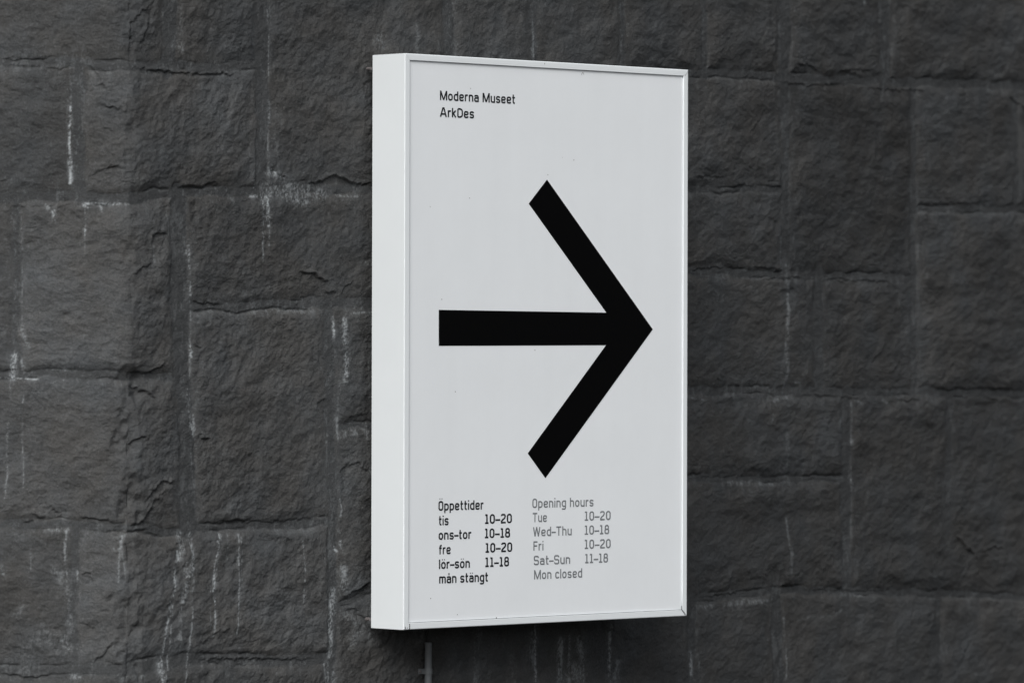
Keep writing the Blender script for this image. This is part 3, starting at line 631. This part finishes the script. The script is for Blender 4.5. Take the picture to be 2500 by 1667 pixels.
# ---- lettering: a stroke font of squarish round-cornered letters
T = 0.142; hh = T/2; X = 0.725; RO = 0.22
def glyphs():
    G = {}
    def pth(pts, r=0.0, closed=False): return (pts, r, closed)
    def bowl(w, top, bot=0.0, r=RO): return pth([(w/2, bot+hh), (w-hh, bot+hh), (w-hh, top-hh), (hh, top-hh), (hh, bot+hh), (w/2, bot+hh)][:-1], r, True)
    ow = 0.62
    def closed_box(w, top, bot=0.0): return pth([(hh, bot+hh), (w-hh, bot+hh), (w-hh, top-hh), (hh, top-hh)], RO, True)
    dot = lambda x, y: pth([(x, y-hh*0.95), (x, y+hh*0.95)])
    um = lambda x, y: ('dot', [(x, y-0.055), (x, y+0.055)])
    G['M'] = (0.98, [pth([(hh, 0), (hh, 1.0)]), pth([(0.98-hh, 0), (0.98-hh, 1.0)]), pth([(hh+.01, 1-.02), (0.49, 0.03)]), pth([(0.98-hh-.01, 1-.02), (0.49, 0.03)])])
    G['A'] = (0.90, [pth([(0.06, 0), (0.40, 1.0)]), pth([(0.84, 0), (0.50, 1.0)]), pth([(0.36, 1-hh), (0.54, 1-hh)]), pth([(0.18, 0.31), (0.72, 0.31)])])
    G['D'] = (0.74, [pth([(hh, hh), (0.45, hh), (0.74-hh, 0.22), (0.74-hh, 0.78), (0.45, 1-hh), (hh, 1-hh)], 0.12, True)])
    G['o'] = (ow, [closed_box(ow, X)])
    G['O'] = (0.68, [closed_box(0.68, 1.0)])
    G['0'] = (0.60, [closed_box(0.60, 1.0)])
    G['d'] = (ow, [pth([(ow-hh, 1.0), (ow-hh, 0)]), pth([(ow-hh, X-hh), (hh, X-hh), (hh, hh), (ow-hh, hh)], RO)])
    G['p'] = (ow, [pth([(hh, X), (hh, -0.28)]), pth([(hh, X-hh), (ow-hh, X-hh), (ow-hh, hh), (hh, hh)], RO)])
    G['g'] = (ow, [pth([(ow-hh, X), (ow-hh, -0.27+hh), (0.08, -0.27+hh), (0.06, -0.12)], 0.15), pth([(ow-hh, X-hh), (hh, X-hh), (hh, hh+.02), (ow-hh, hh+.02)], RO)])
    G['e'] = (ow, [pth([(hh+.01, 0.36), (ow-hh, 0.36), (ow-hh, X-hh), (hh, X-hh), (hh, hh), (ow-hh-.01, hh), (ow-hh-.01, 0.19)], 0.17)])
    G['a'] = (ow, [pth([(0.07, X-0.18), (0.09, X-hh), (ow-hh, X-hh), (ow-hh, 0)], 0.16), pth([(ow-hh, 0.41), (hh, 0.41), (hh, hh), (ow-hh, hh)], 0.14)])
    G['r'] = (0.40, [pth([(hh, 0), (hh, X)]), pth([(hh, X-0.24), (hh+.03, X-hh), (0.40, X-hh)], 0.16)])
    G['n'] = (0.60, [pth([(hh, 0), (hh, X)]), pth([(hh, X-hh-.0), (0.60-hh, X-hh), (0.60-hh, 0)], 0.19)])
    G['h'] = (0.60, [pth([(hh, 0), (hh, 1.0)]), pth([(hh, X-hh), (0.60-hh, X-hh), (0.60-hh, 0)], 0.19)])
    G['m'] = (0.92, [pth([(hh, 0), (hh, X)]), pth([(hh, X-hh), (0.46, X-hh), (0.46, 0)], 0.15), pth([(0.46, X-hh), (0.92-hh, X-hh), (0.92-hh, 0)], 0.15)])
    G['u'] = (0.60, [pth([(0.60-hh, X), (0.60-hh, 0)]), pth([(hh, X), (hh, hh), (0.60-hh, hh)], 0.19)])
    def ess(w, top, q): return pth([(w-hh-.0, top-q), (w-hh-.01, top-hh), (hh, top-hh), (hh, top*0.5+.01), (w-hh, top*0.5-.01), (w-hh, hh), (hh+.01, hh), (hh-.01, q)], 0.14)
    G['s'] = (0.58, [ess(0.58, X, 0.18)])
    G['S'] = (0.70, [ess(0.70, 1.0, 0.24)])
    G['t'] = (0.40, [pth([(0.15, 0.98), (0.15, hh), (0.38, hh)], 0.12), pth([(0.0, X-hh), (0.40, X-hh)])])
    G['f'] = (0.42, [pth([(0.16, 0), (0.16, 1-hh), (0.42, 1-hh)], 0.16), pth([(0.0, X-hh), (0.40, X-hh)])])
    G['i'] = (T, [pth([(hh, 0), (hh, X)]), dot(hh, 0.95)])
    G['l'] = (T, [pth([(hh, 0), (hh, 1.0)])])
    G['k'] = (0.57, [pth([(hh, 0), (hh, 1.0)]), pth([(0.10, 0.36), (0.50, X)]), pth([(0.19, 0.42), (0.51, 0.0)])])
    G['c'] = (0.56, [pth([(0.56-hh, X-0.19), (0.56-hh, X-hh), (hh, X-hh), (hh, hh), (0.56-hh, hh), (0.56-hh, 0.19)], 0.17)])
    G['T'] = (0.70, [pth([(0.35, 0), (0.35, 1.0)]), pth([(0, 1-hh), (0.70, 1-hh)])])
    G['F'] = (0.60, [pth([(hh, 0), (hh, 1.0)]), pth([(hh, 1-hh), (0.60, 1-hh)]), pth([(hh, 0.50), (0.55, 0.50)])])
    G['W'] = (1.02, [pth([(0.06, 1.0), (0.27, 0)]), pth([(0.51, 1.0), (0.27, 0.02)]), pth([(0.51, 1.0), (0.75, 0.02)]), pth([(0.96, 1.0), (0.75, 0)])])
    G['1'] = (0.46, [pth([(0.25, 0), (0.25, 1.0)]), pth([(0.04, 1-hh), (0.25, 1-hh)]), pth([(0.02, hh), (0.46, hh)])])
    G['2'] = (0.60, [pth([(hh, 0.78), (hh, 1-hh), (0.60-hh, 1-hh), (0.60-hh, 0.60), (hh, 0.24), (hh, hh)], 0.15), pth([(0, hh), (0.60, hh)])])
    G['8'] = (0.60, [pth([(hh, hh), (0.60-hh, hh), (0.60-hh, 0.52), (hh, 0.52)], 0.15, True), pth([(hh+.03, 0.52), (0.57-hh, 0.52), (0.57-hh, 1-hh), (hh+.03, 1-hh)], 0.14, True)])
    G['-'] = (0.66, [pth([(0.02, 0.37), (0.64, 0.37)])])
    G['\u00f6'] = (ow, G['o'][1]+[um(0.165, 0.96), um(ow-0.165, 0.96)])
    G['\u00e4'] = (ow, G['a'][1]+[um(0.165, 0.96), um(ow-0.165, 0.96)])
    G['\u00d6'] = (0.68, G['O'][1]+[um(0.19, 1.23), um(0.49, 1.23)])
    ring = [(0.31+0.085*math.cos(2*math.pi*i/12), 0.955+0.085*math.sin(2*math.pi*i/12)) for i in range(12)]
    G['\u00e5'] = (ow, G['a'][1]+[('thin', ring)])
    return G
GL = glyphs()
def rounded(pts, r, closed):
    n = len(pts); out = []
    for i, p in enumerate(pts):
        if r == 0 or (not closed and i in (0, n-1)): out.append(p); continue
        a = pts[(i-1) % n]; c = pts[(i+1) % n]
        la = math.dist(a, p); lc = math.dist(c, p); rr = min(r, la*0.5, lc*0.5)
        if not closed and i == 1: rr = min(r, la, lc*0.5)
        if not closed and i == n-2: rr = min(r, lc, la*0.5) if n > 3 else min(r, la, lc)
        p0 = (p[0]+(a[0]-p[0])*rr/la, p[1]+(a[1]-p[1])*rr/la); p1 = (p[0]+(c[0]-p[0])*rr/lc, p[1]+(c[1]-p[1])*rr/lc)
        kf = 0.50
        c0 = (p0[0]+(p[0]-p0[0])*kf*1.1, p0[1]+(p[1]-p0[1])*kf*1.1); c1 = (p1[0]+(p[0]-p1[0])*kf*1.1, p1[1]+(p[1]-p1[1])*kf*1.1)
        for q in range(7):
            t = q/6; m = 1-t
            out.append((m**3*p0[0]+3*m*m*t*c0[0]+3*m*t*t*c1[0]+t**3*p1[0], m**3*p0[1]+3*m*m*t*c0[1]+3*m*t*t*c1[1]+t**3*p1[1]))
    res = [out[0]]
    for p in out[1:]:
        if math.dist(p, res[-1]) > 1e-5: res.append(p)
    if closed and math.dist(res[0], res[-1]) < 1e-5: res.pop()
    return res
def ribbon(pts, half, closed):
    n = len(pts); L_, R_ = [], []
    for i in range(n):
        if closed or 0 < i < n-1:
            a, b_, c = pts[(i-1) % n], pts[i], pts[(i+1) % n]
            d0 = ((b_[0]-a[0]), (b_[1]-a[1])); d1 = ((c[0]-b_[0]), (c[1]-b_[1]))
        elif i == 0: d0 = d1 = (pts[1][0]-pts[0][0], pts[1][1]-pts[0][1])
        else: d0 = d1 = (pts[-1][0]-pts[-2][0], pts[-1][1]-pts[-2][1])
        l0 = math.hypot(*d0); l1 = math.hypot(*d1)
        n0 = (-d0[1]/l0, d0[0]/l0); n1 = (-d1[1]/l1, d1[0]/l1)
        m = (n0[0]+n1[0], n0[1]+n1[1]); ml = math.hypot(*m); m = (m[0]/ml, m[1]/ml)
        kf = half/max(0.5, m[0]*n0[0]+m[1]*n0[1])
        L_.append((pts[i][0]+m[0]*kf, pts[i][1]+m[1]*kf)); R_.append((pts[i][0]-m[0]*kf, pts[i][1]-m[1]*kf))
    return L_, R_
GAP, SPACE = 0.165, 0.58
def text_width(s):
    w = 0
    for i, ch in enumerate(s):
        if ch == ' ': w += SPACE-GAP; continue
        w += GL[ch][0]+(GAP*(0.35 if ch == '-' or (i+1 < len(s) and s[i+1] == '-') else 1.0) if i < len(s)-1 else 0)
    return w
def set_text(bmv, bmf, s, p0, p1, cap, bold):
    a = on_y(*p0, YV); b_ = on_y(*p1, YV)
    sx = (b_[0]-a[0])/text_width(s); z0 = 0.5*(a[2]+b_[2]); x = a[0]; layer = 0
    for i, ch in enumerate(s):
        if ch == ' ': x += (SPACE-GAP)*sx; continue
        w, strokes = GL[ch]
        for k_, stt in enumerate(strokes):
            y = YV-0.00002*(k_+1)
            if stt[0] == 'dot': pts, half, closed = stt[1], 0.055, False
            elif stt[0] == 'thin': pts, half, closed = stt[1], 0.032, True
            else: pts, half, closed = rounded(*stt), hh*bold, stt[2]
            L_, R_ = ribbon(pts, half, closed)
            base = len(bmv); n = len(pts)
            for l, r in zip(L_, R_): bmv += [(x+l[0]*sx, y, z0+l[1]*cap), (x+r[0]*sx, y, z0+r[1]*cap)]
            for q in range(n if closed else n-1):
                j = (q+1) % n
                bmf.append((base+2*q, base+2*q+1, base+2*j+1, base+2*j))
        x += (w+GAP*(0.35 if ch == '-' or (i+1 < len(s) and s[i+1] == '-') else 1.0))*sx
def t1(X_, Y_): return (1040+X_/7.84, 190+Y_/7.84)
def t2(X_, Y_): return (1050+X_/6.271, 1190+Y_/6.271)
def t3(X_, Y_): return (1270+X_/6.272, 1190+Y_/6.272)
CAP = 0.0198
LINES = [
 (M_TEXT, 'museum name in black letters', [('Moderna Museet', t1(270,432), t1(1703,500))]),
 (M_TEXT, 'second black line of the heading', [('ArkDes', t1(270,748), t1(917,781))]),
 (M_TEXT, 'black Swedish heading of the hours', [('\u00d6ppettider', t2(130,350), t2(817,332))]),
 (M_TEXT, 'black Tuesday hours line', [('tis', t2(135,575), t2(282,571)), ('10-20', t2(840,551), t2(1250,540))]),
 (M_TEXT, 'black Wednesday to Thursday hours line', [('ons-tor', t2(132,795), t2(630,781)), ('10-18', t2(837,770), t2(1222,760))]),
 (M_TEXT, 'black Friday hours line', [('fre', t2(137,1020), t2(314,1012)), ('10-20', t2(847,991), t2(1255,979))]),
 (M_TEXT, 'black weekend hours line', [('l\u00f6r-s\u00f6n', t2(138,1242), t2(607,1224)), ('11-18', t2(844,1212), t2(1206,1199))]),
 (M_TEXT, 'black closed on Monday line', [('m\u00e5n st\u00e4ngt', t2(141,1465), t2(886,1433))]),
 (M_GREY, 'grey English heading of the hours', [('Opening hours', t3(187,308), t3(1122,286))]),
 (M_GREY, 'grey Tuesday hours line', [('Tue', t3(192,527), t3(408,521)), ('10-20', t3(985,504), t3(1385,493))]),
 (M_GREY, 'grey Wednesday to Thursday hours line', [('Wed-Thu', t3(198,745), t3(788,726)), ('10-18', t3(985,719), t3(1361,708))]),
 (M_GREY, 'grey Friday hours line', [('Fri', t3(203,962), t3(355,957)), ('10-20', t3(985,937), t3(1385,922))]),
 (M_GREY, 'grey weekend hours line', [('Sat-Sun', t3(208,1183), t3(764,1164)), ('11-18', t3(992,1153), t3(1343,1144))]),
 (M_GREY, 'grey closed on Monday line', [('Mon closed', t3(213,1403), t3(948,1371))]),
]
for mat, lb, items in LINES:
    for s, p0, p1 in items:
        vv, ff = [], []
        set_text(vv, ff, s, p0, p1, CAP, 1.26 if mat is M_TEXT else 1.04)
        o = mesh_obj('text_line', vv, ff, mat)
        bm = bmesh.new(); bm.from_mesh(o.data)          # all faces towards the viewer
        for f in bm.faces:
            f.normal_update()
            if f.normal.y > 0: f.normal_flip()
        bm.to_mesh(o.data); bm.free()
        o['label'] = lb
        sub(o, panel)

# ---- small marks on the panel and grime and painted mitre-gap shade in the corners
def marks(name, polys, mat, half, y):
    vv, ff = [], []
    for pts in polys:
        q = [on_y(*p, y) for p in pts]; q = [(p[0], p[2]) for p in q]
        L_, R_ = ribbon(q, half, False); base = len(vv)
        for l, r in zip(L_, R_): vv += [(l[0], y, l[1]), (r[0], y, r[1])]
        for i in range(len(q)-1): ff.append((base+2*i, base+2*i+1, base+2*i+3, base+2*i+2))
    return mesh_obj(name, vv, ff, mat)
sub(marks('scuff_mark', [[(1420,184),(1420.6,180),(1422.5,177.5),(1424.5,179),(1425,183)]], M_DIRT_GAP, 0.0004, YV), panel)

for pts, hw in (([(1664.2,1478),(1664.2,1487),(1666,1490),(1670,1495),(1673.5,1500.5)], 0.0010), ([(1672,186.5),(1681.8,172.5)], 0.00035), ([(1000,1522),(1000.3,1529),(999.6,1536)], 0.0011), ([(989,1529),(990,1534)], 0.0009), ([(994,1531),(995,1533)], 0.0008)):  # first two strips paint the shade of the open mitre gaps, the rest is grime
    g_ = marks('grime_or_gap_mark', [pts], M_DIRT_GAP, hw, -0.0003); child(g_, sign)
for pts, hw in (([(1211,1507),(1213,1507.5)], 0.0013), ([(1051,1459),(1052,1461)], 0.0010), ([(1330,154),(1329.6,158)], 0.0006), ([(1146,483),(1147,484.5)], 0.0008), ([(1111,955),(1112,957)], 0.0009), ([(1116,1499),(1117,1500)], 0.0009)):
    sub(marks('grime_or_gap_mark', [pts], M_DIRT_GAP, hw, -0.0003 if pts[0][0] == 1330 else YV), panel)

# ---- mounting bolts seen at the sign's left edge
for (px0, py0), r_, mat in (((904.5, 168), 0.0035, M_BOLT), ((902.5, 1511), 0.0042, M_BOLT)):
    p = on_y(px0, py0, D+0.002)
    bm = bmesh.new(); bmesh.ops.create_cone(bm, cap_ends=True, segments=16, radius1=r_, radius2=r_*0.9, depth=0.012, matrix=Matrix.Translation(Vector((p[0], D+0.006, p[2])))@Matrix.Rotation(R(90), 4, 'X'))
    child(bm_obj('mounting_bolt', bm, mat, smooth=False), sign)

# ------------------------------------------------------------------ conduit below the sign
rad = 0.0077
pzs = [on_y(1045, v, D)[2] for v in (1540, 1667)]
sx_ = on_y(1045, 1600, D+0.015)[0]-crease[0]
js = np.searchsorted(AZ, [pzs[1]-0.1, pzs[0]]); is_ = np.searchsorted(AS, [sx_-0.02, sx_+0.03])
yq = YB-float(h[js[0]:js[1], is_[0]:is_[1]].max())-rad-0.001
pt = on_y(1045.5, 1567, yq); pb = on_y(1043.5, 1700, yq)
pipe = bpy.data.objects.new('conduit_pipe', None); link(pipe)
zlow = float(AZ[0])+0.02
pipe.location = (pt[0], yq, zlow)
pipe['label'] = 'thin grey vertical conduit on the stone wall below the white sign'; pipe['category'] = 'pipe'
def lathe(name, x, y, prof_, mat, seg=32):
    bm = bmesh.new(); rings = []
    for r, z in prof_: rings.append([bm.verts.new((x+r*math.cos(2*math.pi*i/seg), y+r*math.sin(2*math.pi*i/seg), z)) for i in range(seg)])
    for a, b_ in zip(rings, rings[1:]):
        for i in range(seg): j = (i+1) % seg; bm.faces.new((a[i], a[j], b_[j], b_[i]))
    bm.faces.new(rings[0][::-1]); bm.faces.new(rings[-1])
    o = bm_obj(name, bm, mat, smooth=True); o.data.set_sharp_from_angle(angle=R(40)); return o
def pchild(o):
    o.parent = pipe; o.matrix_parent_inverse = Matrix.Translation(-Vector(pipe.location)); return o
zt_ = pt[2]
pchild(lathe('pipe_body', pt[0], yq, [(rad, zlow), (rad, zt_-0.0008), (rad-0.0008, zt_), (rad-0.002, zt_), (rad-0.002, zt_-0.01)], M_PIPE))
# cable that leaves the conduit and goes up behind the sign
cz0 = zt_-0.012
pchild(lathe('cable', pt[0]-0.0005, yq, [(0.0028, cz0), (0.0028, 0.006)], M_CABLE, 16))
def saddle(zc):
    bm = bmesh.new(); hgt = 0.0055; ro = rad+0.0016; seg = 14
    pts = []
    ya = yq+0.012
    outer = [(-0.0185, ya-0.0016), (-ro, ya-0.0016)]+[(-ro*math.cos(math.pi*i/seg), yq-ro*math.sin(math.pi*i/seg)) for i in range(seg+1)]+[(ro, ya-0.0016), (0.0115, ya-0.0016)]
    ri = rad+0.0002
    inner = [(-0.0185, ya), (-ri, ya)]+[(-ri*math.cos(math.pi*i/seg), yq-ri*math.sin(math.pi*i/seg)) for i in range(seg+1)]+[(ri, ya), (0.0115, ya)]
    n = len(outer); vs_ = []
    for z in (zc-hgt, zc+hgt):
        vs_.append([bm.verts.new((pt[0]+x, y, z)) for x, y in outer]); vs_.append([bm.verts.new((pt[0]+x, y, z)) for x, y in inner])
    o0, i0, o1, i1 = vs_
    for q in range(n-1):
        bm.faces.new((o0[q], o0[q+1], o1[q+1], o1[q])); bm.faces.new((i0[q+1], i0[q], i1[q], i1[q+1]))
        bm.faces.new((o1[q], o1[q+1], i1[q+1], i1[q])); bm.faces.new((o0[q+1], o0[q], i0[q], i0[q+1]))
    for q in (0, n-1): bm.faces.new((o0[q], o1[q], i1[q], i0[q]))
    return bm_obj('pipe_clamp', bm, M_PIPE)
zc = on_y(1045, 1638, yq)[2]
for z in (zc, zc-0.45):
    c_ = pchild(saddle(z))
    bm = bmesh.new(); bmesh.ops.create_uvsphere(bm, u_segments=12, v_segments=8, radius=0.003, matrix=Matrix.Translation((pt[0]-0.0140, yq+0.0098, z))@Matrix.Diagonal((1, 0.6, 1, 1)))
    sc_ = bm_obj('screw', bm, M_BOLT, smooth=True); sc_.parent = c_; sc_.matrix_parent_inverse = Matrix()
